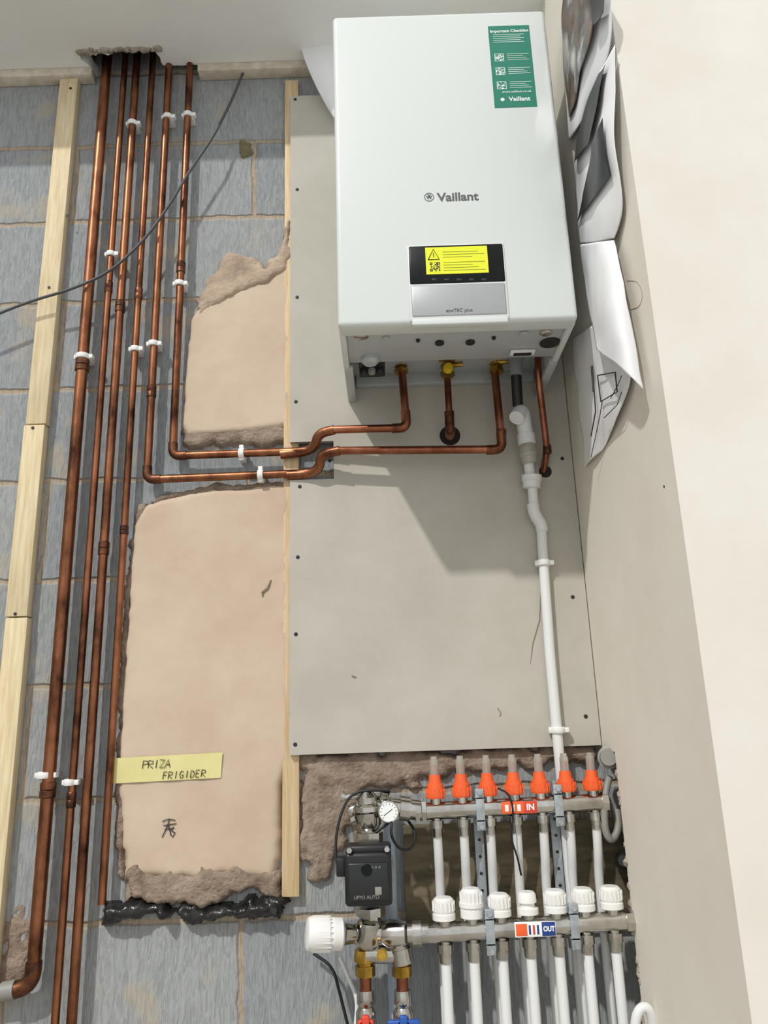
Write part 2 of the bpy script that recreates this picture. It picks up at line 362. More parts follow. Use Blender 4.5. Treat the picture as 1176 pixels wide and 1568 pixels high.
for pl in ([(248,1258),(258,1254),(268,1256)],[(250,1264),(270,1261)],[(260,1254),(254,1270),(248,1282)],[(258,1264),(262,1280)],[(266,1266),(262,1272),(268,1275),(264,1282)],[(252,1270),(266,1268)]):
    sweep('stroke',[P(a,b,.0208) for a,b in pl],.0009,INK,g,6)
# ---------------- copper pipes
def clip(px,py,off,r,horiz=False):
    g=grp('pipe_clip'); c=P(px,py,off); o=r+.004
    ax=Vector((1,0,0)) if horiz else Vector((0,0,1)); sd=Vector((0,0,1)) if horiz else Vector((1,0,0))
    lathe('ring',c-ax*.006,c+ax*.006,[(0,o-.001),(.15,o),(.85,o),(1,o-.001)],WPL,g,20)
    def bx(n,c0,hs,hy0,hy1,ha):
        lo=[0,hy0,0];hi=[0,hy1,0]
        i=2 if horiz else 0;k=0 if horiz else 2
        lo[i]=c0[i]-hs;hi[i]=c0[i]+hs;lo[k]=c0[k]-ha;hi[k]=c0[k]+ha
        rbox(n,lo,hi,WPL,.0012,g)
    bx('saddle',c,o,c.y,-.0005,.0065); 
    bx('ear_a',c+sd*(o+.002),.005,c.y-.006,c.y+.008,.005); bx('ear_b',c-sd*(o),.003,c.y-.004,c.y+.008,.005)
def riser(px,py,off,r,bottom,mt=COP):
    q=P(px,py,off); g=grp('copper_pipe'); return q,g
OF=.03
def coup(g,x,off,z,r,h=.03): lathe('coupling',(x,-off,z-h/2),(x,-off,z+h/2),[(0,r*1.05),(.06,r*1.2),(.45,r*1.2),(.5,r*1.08),(.55,r*1.2),(.94,r*1.2),(1,r*1.05)],FLUX,g,18)
q,g=riser(127,547,.034,.0125,0); rA=.0128
zA=P(40,1512,.034).z
tube('pipe',[(q.x,-.034,ZC+.15),(q.x,-.034,zA),(q.x-.3,-.034,zA-.03)],rA,COP,g,fillet=.03,fit=[1],fmat=FLUX)
tube('end_elbow',[(q.x-.03,-.034,zA-.003),(q.x-.055,-.034,zA-.006)],rA*1.3,GREY,g)
coup(g,q.x,.034,P(120,560,.034).z,rA); coup(g,q.x,.034,P(66,1210,.034).z,rA)
clip(127,547,.034,rA); clip(69,1187,.034,rA)
q,g=riser(170,390,OF,.0075,0); tube('pipe',[(q.x,-OF,ZC+.15),(q.x,-OF,.0)],.0078,COP,g); coup(g,q.x,OF,P(170,440,OF).z,.0078); clip(170,390,OF,.0078)
coup(g,q.x,OF,P(104,1225,OF).z,.0078)
clip(107,1198,OF,.0082)
q,g=riser(203,190,OF,.009,0); tube('pipe',[(q.x,-OF,ZC+.15),(q.x,-OF,.0)],.0095,COP,g); clip(203,190,OF,.0095)
coup(g,q.x,OF,P(157,840,OF).z,.0095); coup(g,q.x,OF,P(185,470,OF).z,.0095)
q,g=riser(207,535,OF,.0075,0); zD=P(172,1385,OF).z
tube('pipe',[(q.x,-OF,ZC+.15),(q.x,-OF,P(195,810,OF).z),(q.x,-.027,zD)],.0078,COP,g); coup(g,q.x,OF,P(193,812,OF).z,.0078,.02); clip(207,535,OF,.0078)
coup(g,q.x,OF,P(213,450,OF).z,.0078)
# E
q=P(236,527,OF); g=grp('copper_pipe'); zE=P(300,732,OF).z; rE=.0088
tube('pipe',[(q.x,-OF,ZC+.15),(q.x,-OF,zE),(P(455,725,OF).x,-OF,zE+.003),P(487,722,.045),P(492,693,.062),P(520,690,.075)],rE,COP,g,fillet=.018,fit=[1],fmat=FLUX)
tube('boiler_connection',[P(515,690,.0745),P(769,688,.088),P(757,565,.088)],rE,COPN,g,fillet=.018)
tube('swan_fitting',[P(440,728,OF),P(472,726,.034),P(489,718,.05),P(492,696,.065),P(520,690,.075)],rE*1.22,COP,g,fillet=.02)
tube('elbow',[P(745,689,.0875),P(769,688,.088),P(767,662,.088)],rE*1.2,COP,g,fillet=.02)
clip(235,527,OF,rE); clip(257,180,OF,rE); clip(399,728,OF,rE,True); coup(g,q.x,OF,P(232,600,OF).z,rE)
coup(g,P(768,664,.088).x,.088,P(767,662,.088).z,rE,.012)
# F
q=P(276,435,OF); g=grp('copper_pipe'); zF=P(330,696,OF).z
tube('pipe',[(q.x,-OF,ZC+.15),(q.x,-OF,zF),(P(440,692,OF).x,-OF,zF+.001),P(478,689,.045),P(488,662,.062),P(512,658,.075)],rE,COP,g,fillet=.018,fit=[1],fmat=FLUX)
tube('boiler_connection',[P(508,658,.0745),P(623,655,.088),P(615,565,.088)],rE,COPN,g,fillet=.018)
tube('swan_fitting',[P(430,696,OF),P(465,692,.034),P(482,686,.05),P(487,664,.065),P(512,658,.075)],rE*1.22,COP,g,fillet=.02)
tube('elbow',[P(600,656,.0875),P(623,655,.088),P(621,630,.088)],rE*1.2,COP,g,fillet=.02)
clip(275,435,OF,rE); clip(288,177,OF,rE); clip(370,695,OF,rE,True); coup(g,q.x,OF,P(277,410,OF).z,rE)
g=grp('copper_pipe'); tube('pipe',[P(685,580,.088),P(689,655,.088),P(689,668,.02)],.0075,COPN,g,fillet=.012)
tube('elbow',[P(688,636,.088),P(689,660,.088),P(689,668,.045)],.0105,COP,g,fillet=.015)
coup(g,P(688,634,.088).x,.088,P(688,634,.088).z,.009,.012)
g=grp('copper_pipe'); tube('pipe',[P(824,540,.13),P(824,575,.12),P(838,690,.07),P(832,721,.03)],.0072,COPN,g,fillet=.03); coup(g,P(838,688,.07).x,.07,P(838,688,.07).z,.0075,.02)
# condensate
g=grp('condensate_pipe')
tube('black_hose',[P(790,570,.11),P(793,622,.085)],.0115,BLK,g)
tube('elbow_top',[P(791,640,.10),P(799,626,.08),P(806,672,.07)],.0165,WPIPE,g,fillet=.02)
lathe('white_collar',P(805,664,.07),P(807,682,.07),[(0,.015),(.1,.019),(.9,.019),(1,.015)],WPIPE,g)
lathe('clear_trap',P(807,682,.07),P(811,710,.067),[(0,.017),(.1,.0185),(.4,.0185),(.45,.021),(.6,.021),(.65,.0185),(1,.016)],CLEAR,g)
tube('inner',[P(807,690,.07),P(814,745,.05)],.011,WPIPE,g)
a=P(814,727,.058); b=P(814,748,.054)
lathe('union_nut',a,b,[(0,.016),(.05,.0215),(.45,.0215),(.5,.019),(.95,.019),(1,.014)],WPIPE,g)
x=P(842,1000,.045).x
tube('pipe',[P(815,745,.055),P(818,785,.055),P(829,803,.045),(P(830,830,.045).x,-.045,P(830,830,.045).z),(x,-.045,P(842,1000,.045).z),(P(860,1165,.045).x,-.045,.0)],.0105,WPIPE,g,fillet=.02)
tube('bend',[P(816,772,.055),P(818,787,.055),P(829,803,.045),P(830,814,.045)],.0128,WPIPE,g,fillet=.02)
clip(832,862,.045,.0108); clip(854,1118,.045,.0108)
# cable
g=grp('electrical_cable')
cp=[(372,112,.02),(352,160,.04),(325,212,.055),(290,262,.055),(262,310,.055),(225,363,.055),(170,416,.055),(110,443,.055),(50,460,.05),(0,479,.05),(-120,530,.05)]
tube('cable',[P(*c) for c in cp],.0034,mat('cable_grey','#4a4c4e',rough=.5),g,fillet=.05,seg=8)
# ---------------- boiler
g=grp('combi_boiler')
x0,x1=-.073,.367; z0,z1=1.708,2.425; yf=-.374
rbox('main_case',(x0+.003,yf+.03,z0+.06),(x1-.003,-.0315,z1-.002),CASE,.004,g)
rbox('side_panel_a',(x0,yf+.02,z0),(x0+.012,-.0315,z1-.004),CASE,.002,g)
rbox('side_panel_b',(x1-.012,yf+.02,z0),(x1,-.0315,z1-.004),CASE,.002,g)
rbox('front_cover',(x0-.001,yf,z0-.001),(x1+.001,yf+.045,z1),CASE,.009,g,5)
rbox('base_plate',(x0+.012,yf+.04,z0+.008),(x1-.012,-.205,z0+.03),CASEG,.002,g)
rbox('base_plate_rear',(x0+.012,-.206,z0+.055),(x1-.012,-.032,z0+.07),CASEG,.002,g)
rbox('wall_bracket',(x0+.02,-.05,z0+.03),(x1-.02,-.0315,z0+.06),CASEG,.002,g)
zp=z0+.008
for px,py,r,mt_ in ((591,517,.0075,CASEG),(673,524,.009,BLK),(720,523,.009,BLK),(802,509,.008,CASEG),(553,513,.014,CHR),(836,508,.012,CHR),(640,520,.004,INK),(756,516,.004,INK)):
    q=ZP(px,py,zp); lathe('base_boss',q+Vector((0,0,.002)),q-Vector((0,0,.005)),[(0,r),(.8,r),(1,r*.8)],mt_,g,20)
q=ZP(800,537,zp); rbox('vent_slot',(q.x-.025,q.y-.008,zp-.006),(q.x+.025,q.y+.012,zp),WPL,.003,g); rbox('vent_dark',(q.x-.018,q.y-.003,zp-.0075),(q.x+.018,q.y+.008,zp-.005),BLK,.001,g)
q=ZP(842,524,zp); lathe('grommet',q+Vector((0,0,.002)),q-Vector((0,0,.004)),[(0,.020),(.8,.020),(1,.017)],BLK,g)
rbox('cable_gland_block',(x0+.03,-.20,z0+.015),(x0+.085,-.12,z0+.055),BLK,.003,g)
for k in range(3):
    lathe('gland',(x0+.04+k*.017,-.16,z0+.016),(x0+.04+k*.017,-.16,z0+.004),[(0,.008),(.7,.008),(1,.006)],BLK if k!=1 else GREY,g,16)
lathe('gland_top',(x0+.055,-.225,z0+.01),(x0+.055,-.225,z0-.006),[(0,.018),(.6,.018),(1,.012)],CASEG,g)
for sx,s in ((x0+.001,1),(x1-.019,-1)):
    rbox('foot_flange',(sx,-.2,z0-.004),(sx+.018,-.033,z0+.008),CASEG,.002,g)
def FP(px,py): 
    return P(px,py,-yf)
cx0,cx1=FP(626,405).x,FP(772,405).x; ct=(FP(700,376)).z; cm=FP(700,435).z; cb=z0+.002
rbox('control_surround',(cx0-.003,yf-.0025,cb),(cx1+.003,yf+.006,ct+.003),CASE,.004,g,3)
rbox('display_glass',(cx0,yf-.004,cm),(cx1,yf+.005,ct),BLKG,.0035,g,3)
rbox('lower_trim',(cx0+.001,yf-.004,cb+.008),(cx1-.001,yf+.005,cm-.001),SILV,.004,g,3)
rbox('cover_lip',(cx0+.001,yf-.0035,z0-.006),(cx1-.001,yf+.012,z0+.008),CASE,.003,g,3)
for k in range(5):
    q=FP(665+k*19,430); rbox('touch_key',(q.x-.004,yf-.0045,q.z-.002),(q.x+.004,yf-.0038,q.z+.002),mat('key','#24272b',rough=.3),.0002,g)
text('model_text','ecoTEC plus',(FP(703,477).x,yf-.0045,FP(703,477).z),.0095,INKG,g)
q=FP(701,302); text('brand_text','Vaillant',(q.x,yf-.0004,q.z),.0262,INKG,g,bold=.0006,sx=1.02)
q=FP(657,302)
V=[];Fc=[];n=32
for i in range(n):
    a=2*math.pi*i/n
    for r in (.0095,.0082): V.append((q.x+r*math.cos(a),yf-.0006,q.z+r*math.sin(a)))
for i in range(n): j=(i+1)%n; Fc.append([2*i,2*i+1,2*j+1,2*j])
add('logo_ring',V,Fc,INKG,g)
text('logo_hare','W',(q.x,yf-.0006,q.z-.0012),.010,INKG,g,bold=.0005)
text('logo_ears','V',(q.x,yf-.0006,q.z+.003),.009,INKG,g,bold=.0003)
def lab(name,pxs,mt_,d=.0006):
    c=[FP(*p) for p in pxs]; xa=(c[0].x+c[3].x)/2; xb=(c[1].x+c[2].x)/2; za=(c[0].z+c[1].z)/2; zc=(c[2].z+c[3].z)/2
    rbox(name,(xa,yf-d,zc),(xb,yf+.001,za),mt_,.0002,g,1); return xa,xb,zc,za
xa,xb,za,zc=lab('green_label',[(747,38),(811,41),(822,166),(757,163)],GREEN)
W=xb-xa; H=zc-za; yl=yf-.0009
def qr(x,z,s,base,ink,y):
    rbox('code_base',(x,y,z),(x+s,y+.0006,z+s),base,0,g)
    n=11; L=[]
    for i in range(n):
        for j in range(n):
            fz=(i<3 or i>7)and(j<3 or j>7) and not (i>7 and j<3)
            on=(not((i in(1,9))and(j in(1,9)))) if fz else random.random()<.5
            if on: L.append(((x+s*(.06+.88*i/n),y-.0002,z+s*(.06+.88*j/n)),(x+s*(.06+.88*(i+1)/n),y,z+s*(.06+.88*(j+1)/n))))
    boxes('code_cells',L,ink,g)
text('label_title','Important Checklist',(xa+W*.5,yl,zc-H*.07),.0098,WINK,g,bold=.0002)
for k in range(3):
    zz=zc-H*(.44+.17*k); qr(xa+W*.10,zz,W*.22,WINK,GREEN,yl)
    for l in range(4):
        rbox('label_line',(xa+W*.40,yl,zz+W*.03+l*W*.055),(xa+W*(.92-.07*(l%3)),yl+.0003,zz+W*.03+l*W*.055+.0009),WINK,0,g)
for l in range(5): rbox('label_line',(xa+W*.1,yl,zc-H*(.115+.023*l)),(xa+W*(.85-.09*(l%2)),yl+.0003,zc-H*(.115+.023*l)+.0009),WINK,0,g)
text('label_url','www.vaillant.co.uk',(xa+W*.55,yl,za+H*.185),.0078,WINK,g)
text('label_brand','Vaillant',(xa+W*.6,yl,za+H*.095),.0145,WINK,g,bold=.0003)
lathe('label_dot',(xa+W*.2,yl+.0003,za+H*.095),(xa+W*.2,yl,za+H*.095),[(0,.004),(1,.004)],WINK,g)
c=[FP(650,381),FP(745,379),FP(747,419),FP(652,423)]
xa=c[3].x+.001;xb=c[1].x;za=(c[2].z+c[3].z)/2;zc=(c[0].z+c[1].z)/2
rbox('yellow_label',(xa,yf-.0048,za),(xb,yf-.003,zc),YEL,0,g); W=xb-xa;H=zc-za;yl=yf-.0051
qr(xa+W*.05,za+H*.08,H*.38,YEL,INK,yl)
tri=[Vector((xa+W*.04,yl,za+H*.54)),Vector((xa+W*.22,yl,za+H*.54)),Vector((xa+W*.13,yl,za+H*.93))]
sweep('warning_triangle',[tri[0],tri[1],tri[2],tri[0]],.0008,INK,g,6); rbox('warning_bar',(tri[2].x-.0006,yl-.0003,za+H*.63),(tri[2].x+.0006,yl,za+H*.8),INK,0,g)
for l in range(8):
    if l==4: continue
    rbox('label_line',(xa+W*.28,yl,za+H*(.12+.098*l)),(xa+W*(.95-.1*(l%3)),yl+.0003,za+H*(.12+.098*l)+.0006),INK,0,g)
def valve(px,mt_,cap=None,py=563,z=1.775):
    q=P(px,py,.088); x=q.x; y=-.088
    lathe('valve_stub',(x,y,z),(x,y,q.z-.012),[(0,.010),(.3,.010),(.3,.014),(.55,.014),(.6,.011),(.75,.011),(.75,.0155),(1,.0155)],mt_,g,8)
    lathe('valve_side',(x-.004,y-.006,q.z+.012),(x+.034,y-.010,q.z+.010),[(0,.008),(.5,.008),(.5,.006),(1,.005)],mt_,g,12)
    rbox('valve_lever',(x-.02,y-.026,q.z+.012),(x+.016,y-.018,q.z+.020),mt_,.002,g)
    if cap: lathe('yellow_cap',(x,y-.015,q.z-.003),(x,y-.032,q.z-.004),[(0,.011),(.7,.011),(1,.008)],cap,g,14)
valve(614,BRASS); valve(685,BRASS,YCAP,568); valve(760,BRASS)
lathe('condensate_outlet',P(790,535,.12),P(790,575,.11),[(0,.017),(.5,.017),(.5,.014),(1,.014)],mat('grey_rubber','#8e9396',rough=.4),g)
tube('relief_tube',[(.105,-.2,z1-.01),(.105,-.22,z1+.03),(.12,-.10,z1+.08),(.12,-.03,z1+.09)],.007,WPIPE,g,fillet=.02)
# ---------------- papers
CT=bpy.data.textures.new('crumple','CLOUDS'); CT.noise_scale=.11; CT.noise_depth=1
def sheet(name,rows,mt_,par=None,fn=Q):
    V=[fn(*c) for r in rows for c in r]; m_=len(rows[0]); Fc=[[i*m_+k,i*m_+k+1,(i+1)*m_+k+1,(i+1)*m_+k] for i in range(len(rows)-1) for k in range(m_-1)]
    o=add(name,V,Fc,mt_,par); sm=o.modifiers.new('s','SUBSURF'); sm.levels=4; sm.render_levels=4; sm.boundary_smooth='PRESERVE_CORNERS'
    dm=o.modifiers.new('d','DISPLACE'); dm.texture=CT; dm.texture_coords='GLOBAL'; dm.direction='X' if fn is Q else 'Y'; dm.strength=-.014; dm.mid_level=.35
    so=o.modifiers.new('t','SOLIDIFY'); so.thickness=.0004; return o
g=grp('paper_drawing')
sheet('sheet',[[(866,-30,.003),(900,-30,.02),(935,-30,.012)],[(860,70,.003),(905,60,.022),(943,72,.01)],[(866,150,.003),(895,130,.02),(915,118,.012)],[(872,215,.003),(884,205,.012),(896,180,.008)]],PAPER,g)
sheet('printed_photo',[[(866,-30,.009),(890,-30,.025),(912,-30,.028)],[(860,70,.009),(885,60,.026),(908,60,.028)],[(866,140,.009),(880,120,.024),(893,110,.024)],[(872,180,.009),(878,170,.02),(884,150,.016)]],PRINT,g)
sheet('dark_photo',[[(903,-5,.030),(915,-5,.028),(925,-5,.024)],[(908,40,.030),(918,30,.028),(925,18,.024)]],PRINTB,g)
g=grp('paper_drawing')
sheet('sheet',[[(918,112,.012),(930,90,.014),(944,68,.006)],[(888,200,.003),(920,170,.03),(943,150,.012)],[(878,280,.003),(915,260,.03),(947,240,.012)],[(884,345,.003),(915,330,.028),(955,318,.01)],[(890,372,.006),(915,372,.024),(940,365,.01)]],PAPER,g)
sheet('printed_photo',[[(918,112,.016),(924,105,.02),(928,98,.02)],[(888,200,.010),(905,182,.028),(914,168,.032)],[(880,250,.010),(890,235,.026),(900,220,.03)]],PRINTB,g)
sheet('dark_photo',[[(908,222,.034),(918,200,.034),(926,180,.026)],[(902,262,.034),(918,250,.035),(933,238,.024)],[(886,340,.012),(905,315,.034),(936,268,.022)]],PRINTB,g)
g=grp('paper_drawing')
sheet('rolled_sheet',[[(889,375,.006),(912,371,.034),(940,368,.01)],[(893,430,.01),(925,425,.040),(955,420,.012)],[(908,500,.02),(940,500,.05),(968,500,.014)],[(914,535,.03),(948,560,.05),(985,597,.014)]],PAPER,g)
sheet('lower_sheet',[[(880,520,.003),(905,500,.01),(935,480,.01)],[(876,560,.003),(915,540,.015),(960,540,.008)],[(890,640,.003),(925,620,.015),(978,590,.006)],[(897,715,.003),(905,706,.006),(920,690,.006)]],PAPER,g)
def pl_line(pts,r=.0008):
    sweep('plan_line',[Q(a,b,.018) for a,b in pts],r,INK,g,6)
for pl in ([(905,700),(918,640),(922,615)],[(935,610),(946,590),(952,575)],[(925,640),(945,620),(952,600)],[(905,560),(908,600)]): pl_line(pl)
for pl in ([(907,560),(912,630),(905,668)],[(915,575),(942,570),(945,600),(920,615),(915,575)]): pl_line(pl,.0012)
g=grp('paper_sheet')
sheet('sheet',[[(460,72,.06),(490,64,.07),(520,55,.07)],[(468,100,.07),(495,100,.09),(520,100,.08)],[(484,135,.07),(500,140,.08),(520,140,.08)],[(512,182,.06),(516,185,.065),(520,190,.07)]],PAPER,g,fn=P)
# ---------------- manifold
g=grp('underfloor_heating_manifold'); oT,oB=.078,.115
def lerp(a,b,t): return a+(b-a)*t
def barT(px): return P(px,lerp(1243,1228,(px-640)/285),oT)
def barB(px): return P(px,lerp(1430,1409,(px-655)/310),oB)
sweep('supply_bar',[barT(640),barT(928)],.0158,CHR,g,24); sweep('return_bar',[barB(652),barB(966)],.0165,CHR,g,24)
for px in (640,650): lathe('end_nut',barT(px-5),barT(px+3),[(0,.018),(.1,.021),(.9,.021),(1,.018)],CHR,g,6)
lathe('end_cap',barT(920),barT(932),[(0,.019),(.8,.019),(1,.012)],CHR,g,8)
lathe('end_cap_b',barB(957),barB(972),[(0,.02),(.8,.02),(1,.012)],CHR,g,8)
for i in range(7):
    px=668+i*40.3; py=1243-i*2.4
    c=barT(px); z=c.z; x=c.x; y=-oT
    zk0=c.z+.012
    kt=P(px,1186-i*1.2,oT).z; gt=P(px,1158-i*1.0,oT).z
    lathe('port_neck',(x,y,z+.008),(x,y,zk0+.014),[(0,.011),(1,.011)],CHR,g,12)
    lathe('flow_knob',(x,y,zk0+.01),(x,y,kt),[(0,.0165),(.12,.018),(.3,.018),(.32,.0165),(.6,.0155),(.63,.0125),(1,.0105)],ORNG,g,24)
    boxes('knob_ribs',[((x+.0172*math.cos(a)-.0012,y+.0172*math.sin(a)-.0012,zk0+.013),(x+.0172*math.cos(a)+.0012,y+.0172*math.sin(a)+.0012,zk0+.028)) for a in [k*math.pi/7 for k in range(14)]],ORNG,g)
    lathe('flow_tube',(x,y,kt),(x,y,gt),[(0,.0085),(.75,.0085),(.78,.007),(1,.006)],CLEAR,g,16)
    lathe('flow_stem',(x,y,kt),(x,y,kt+.018),[(0,.0035),(1,.0035)],REDP,g,10)
    zf=z-.012
    lathe('outlet_nut',(x,y,zf),(x,y,zf-.034),[(0,.009),(.15,.009),(.15,.0135),(.55,.0135),(.55,.0115),(.8,.0108),(1,.0105)],CHR,g,12)
    p1=Vector((x,y,zf-.03))
    p2=Vector((x+.001,-.070,zf-.07)); p3=Vector((x+.002,-.05,zf-.12)); p4=Vector((x+.002,-.05,.0))
    tube('supply_pipe',[p1,p2,p3,p4],.0086,WPIPE,g,fillet=.03)
    px=681+i*43; c=barB(px); x=c.x;y=-oB;z=c.z
    tall= .012 if i==1 else 0
    lathe('actuator_neck',(x,y,z+.01),(x,y,z+.024),[(0,.012),(1,.012)],CHR,g,12)
    h0=z+.02; h1=z+.058+tall; rc=.0205
    pr=[(0,.016),(.05,rc),(.3,rc),(.33,rc*.93),(.38,rc*.93),(.42,rc*.97),(.9,rc*.9),(1,rc*.7)]
    if i==3: pr=[(0,.014),(.05,.019),(.3,.019),(.35,.013),(.5,.013),(.55,.017),(.9,.016),(1,.013)]
    lathe('actuator_cap',(x,y,h0),(x,y,h1),pr,WPL,g,28)
    if tall: lathe('cap_collar',(x,y,h0+.02),(x,y,h0+.027),[(0,rc*1.08),(1,rc*1.08)],WPL,g,28)
    if i!=3: boxes('cap_ribs',[((x+rc*.95*math.cos(a)-.0011,y+rc*.95*math.sin(a)-.0011,h0+.016),(x+rc*.95*math.cos(a)+.0011,y+rc*.95*math.sin(a)+.0011,h1-.006)) for a in [k*math.pi/9 for k in range(18)]],WPL,g)
    zf=z-.012
    lathe('inlet_nut',(x,y,zf),(x,y,zf-.036),[(0,.010),(.15,.010),(.15,.0145),(.55,.0145),(.55,.0125),(.8,.0118),(1,.0112)],CHR,g,12)
    tube('return_pipe',[(x,y,zf-.03),(x,y,.0)],.0092,WPIPE,g)
for pt_,pb_ in ((734,749),(853,877)):
    a=barT(pt_); b=barB(pb_)
    rbox('bracket_strip',(a.x-.009,-.042,b.z-.02),(a.x+.009,-.038,a.z+.04),STEEL,.001,g)
    for c,o in ((a,oT),(b,oB)):
        rbox('clamp_arm_a',(c.x-.008,c.y-.0185,c.z+.018),(c.x+.008,-.038,c.z+.022),STEEL,.001,g)
        rbox('clamp_arm_b',(c.x-.008,c.y-.0185,c.z-.022),(c.x+.008,-.038,c.z-.018),STEEL,.001,g)
        for s in (1,-1): lathe('clamp_bolt',(c.x,c.y-.0185,c.z+s*.03),(c.x,c.y-.024,c.z+s*.03),[(0,.006),(1,.005)],STEEL,g,6)
        rbox('clamp_tab',(c.x-.008,c.y-.0185,c.z-.037),(c.x+.008,c.y-.0155,c.z+.037),STEEL,.001,g)
    for k in range(5): 
        zz=lerp(a.z-.03,b.z+.05,k/4); lathe('slot',(a.x,-.0421,zz),(a.x,-.0428,zz),[(0,.003),(1,.003)],BLK,g,10)
a=barT(766);b=barT(820); rbox('supply_label',(a.x,-oT-.0175,a.z-.010),(b.x,-oT-.0155,b.z+.010),ORNG,.0005,g); 
rbox('supply_label_red',(lerp(a.x,b.x,.62),-oT-.018,a.z-.010),(b.x,-oT-.017,b.z+.010),REDP,.0002,g)
for k in range(3): rbox('label_flake',(lerp(a.x,b.x,.1+.17*k),-oT-.0182,a.z-.006),(lerp(a.x,b.x,.2+.17*k),-oT-.0172,a.z+.006),WINK,.0002,g)
text('supply_text','IN',(lerp(a.x,b.x,.81),-oT-.0184,(a.z+b.z)/2),.015,WINK,g,bold=.0005)
a=barB(786);b=barB(848); rbox('return_label',(a.x,-oB-.0182,a.z-.011),(b.x,-oB-.016,b.z+.011),WINK,.0005,g)
rbox('return_label_o',(a.x+.002,-oB-.0186,a.z-.009),(lerp(a.x,b.x,.3),-oB-.0178,b.z+.008),ORNG,.0002,g)
rbox('return_label_b',(lerp(a.x,b.x,.66),-oB-.0186,a.z-.010),(b.x-.001,-oB-.0178,b.z+.010),NAVY,.0002,g)
for k in range(3): rbox('label_mark',(lerp(a.x,b.x,.34+.1*k),-oB-.0186,a.z-.007),(lerp(a.x,b.x,.39+.1*k),-oB-.0178,a.z+.008),REDP if k%2 else NAVY,.0002,g)
text('return_text','OUT',(lerp(a.x,b.x,.83),-oB-.019,(a.z+b.z)/2),.011,WINK,g,bold=.0005,sx=.85)
tube('grey_loop',[P(933,1190,.07),P(926,1215,.085),P(925,1270,.085),P(936,1290,.08),P(948,1270,.07),P(945,1240,.06)],.007,GREY,g,fillet=.03)
lathe('drain_cap',P(932,1160,.07),P(932,1160,.10),[(0,.021),(.5,.021),(.55,.017),(1,.015)],GREY,g)
lathe('end_valve',barB(966),P(975,1405,.10),[(0,.012),(1,.012)],CHR,g)
lathe('black_gland',P(955,1318,.05),P(955,1318,.07),[(0,.016),(.6,.016),(1,.01)],BLK,g)
# ---------------- pump set
g=grp('circulation_pump')
def LP(n,p0,p1,prof,mt_,seg=24): return lathe(n,p0,p1,prof,mt_,g,seg)
c=P(564,1346,.16); s=M(564,1346,.16,1)
rbox('pump_head',(c.x-36*s,-.165,c.z-38*s),(c.x+36*s,-.105,c.z+38*s),BLK,.007,g,4)
rbox('pump_face',(c.x-31*s,-.169,c.z-30*s),(c.x+31*s,-.163,c.z+24*s),mat('pump_face','#1e2022',rough=.3),.004,g,3)
rbox('pump_top_clamp',(c.x-34*s,-.158,c.z+34*s),(c.x+36*s,-.112,c.z+48*s),BLK,.006,g,3)
for k in (-28,30): LP('head_bolt',(c.x+k*s,-.16,c.z+42*s),(c.x+k*s,-.169,c.z+42*s),[(0,.006),(1,.005)],CHR,6)
LP('face_dial',(c.x-2*s,-.168,c.z+14*s),(c.x-2*s,-.172,c.z+14*s),[(0,.010),(1,.009)],BLKG)
rbox('face_sticker',(c.x+10*s,-.1695,c.z-21*s),(c.x+20*s,-.1685,c.z-10*s),GREY,.0002,g)
text('face_text','UPM3 AUTO',(c.x-3*s,-.1693,c.z-24*s),.008,GREY,g)
text('face_text_b','o o o',(c.x+12*s,-.1693,c.z+18*s),.008,GREY,g)
LP('pump_volute',(c.x,-.075,c.z-42*s),(c.x,-.075,c.z+44*s),[(0,.02),(.15,.028),(.3,.045),(.7,.045),(.85,.028),(1,.02)],STEEL)
LP('motor_can',(c.x,-.07,c.z),(c.x,-.11,c.z),[(0,.046),(1,.046)],STEEL)
rbox('cable_plug',(c.x-50*s,-.15,c.z+2*s),(c.x-34*s,-.12,c.z+30*s),BLK,.004,g)
def V3(px,py,off=.1): return P(px,py,off)
LP('upper_union',V3(566,1300),V3(565,1268),[(0,.022),(.3,.022),(.3,.026),(.8,.026),(.85,.018),(1,.018)],CHR,8)
LP('mixing_body',V3(565,1272),V3(561,1212),[(0,.016),(.15,.024),(.45,.026),(.5,.030),(.62,.030),(.7,.022),(.85,.021),(1,.012)],CHR)
LP('body_cross',V3(532,1241),V3(600,1238),[(0,.009),(.12,.013),(.2,.013),(.22,.018),(.75,.018),(.78,.021),(1,.021)],CHR)
LP('outlet_tube',V3(590,1235,.09),V3(642,1241,.08),[(0,.016),(.4,.016),(.4,.022),(.7,.022),(.7,.018),(1,.018)],CHR,12)
LP('air_vent',V3(532,1222),V3(523,1219),[(0,.006),(.5,.006),(.5,.009),(1,.009)],CHR,12)
tube('vent_arm',[V3(528,1221),V3(550,1218),V3(560,1228)],.006,CHR,g,fillet=.01)
LP('pressure_tap',V3(590,1212,.11),V3(588,1225,.10),[(0,.009),(.4,.009),(.4,.012),(1,.012)],CHR,12)
LP('side_plug',V3(545,1255,.12),V3(538,1258,.12),[(0,.011),(1,.009)],CHR,8)
q=V3(595,1243,.125); LP('dial_rim',q+Vector((0,.02,0)),q-Vector((0,.006,0)),[(0,.010),(.4,.010),(.45,.0185),(.95,.0195),(1,.0175)],CHR,32)
LP('dial_face',q-Vector((0,.0055,0)),q-Vector((0,.0064,0)),[(0,.0168),(1,.0168)],WINK,32)
sweep('dial_needle',[q+Vector((-.009,-.0067,-.006)),q+Vector((.007,-.0067,.005))],.0006,INK,g,6)
for k in range(12):
    a=math.radians(-40+k*24); d=Vector((math.cos(a),0,math.sin(a))); sweep('dial_tick',[q+d*.0125-Vector((0,.0066,0)),q+d*.0155-Vector((0,.0066,0))],.0004,INK,g,5)
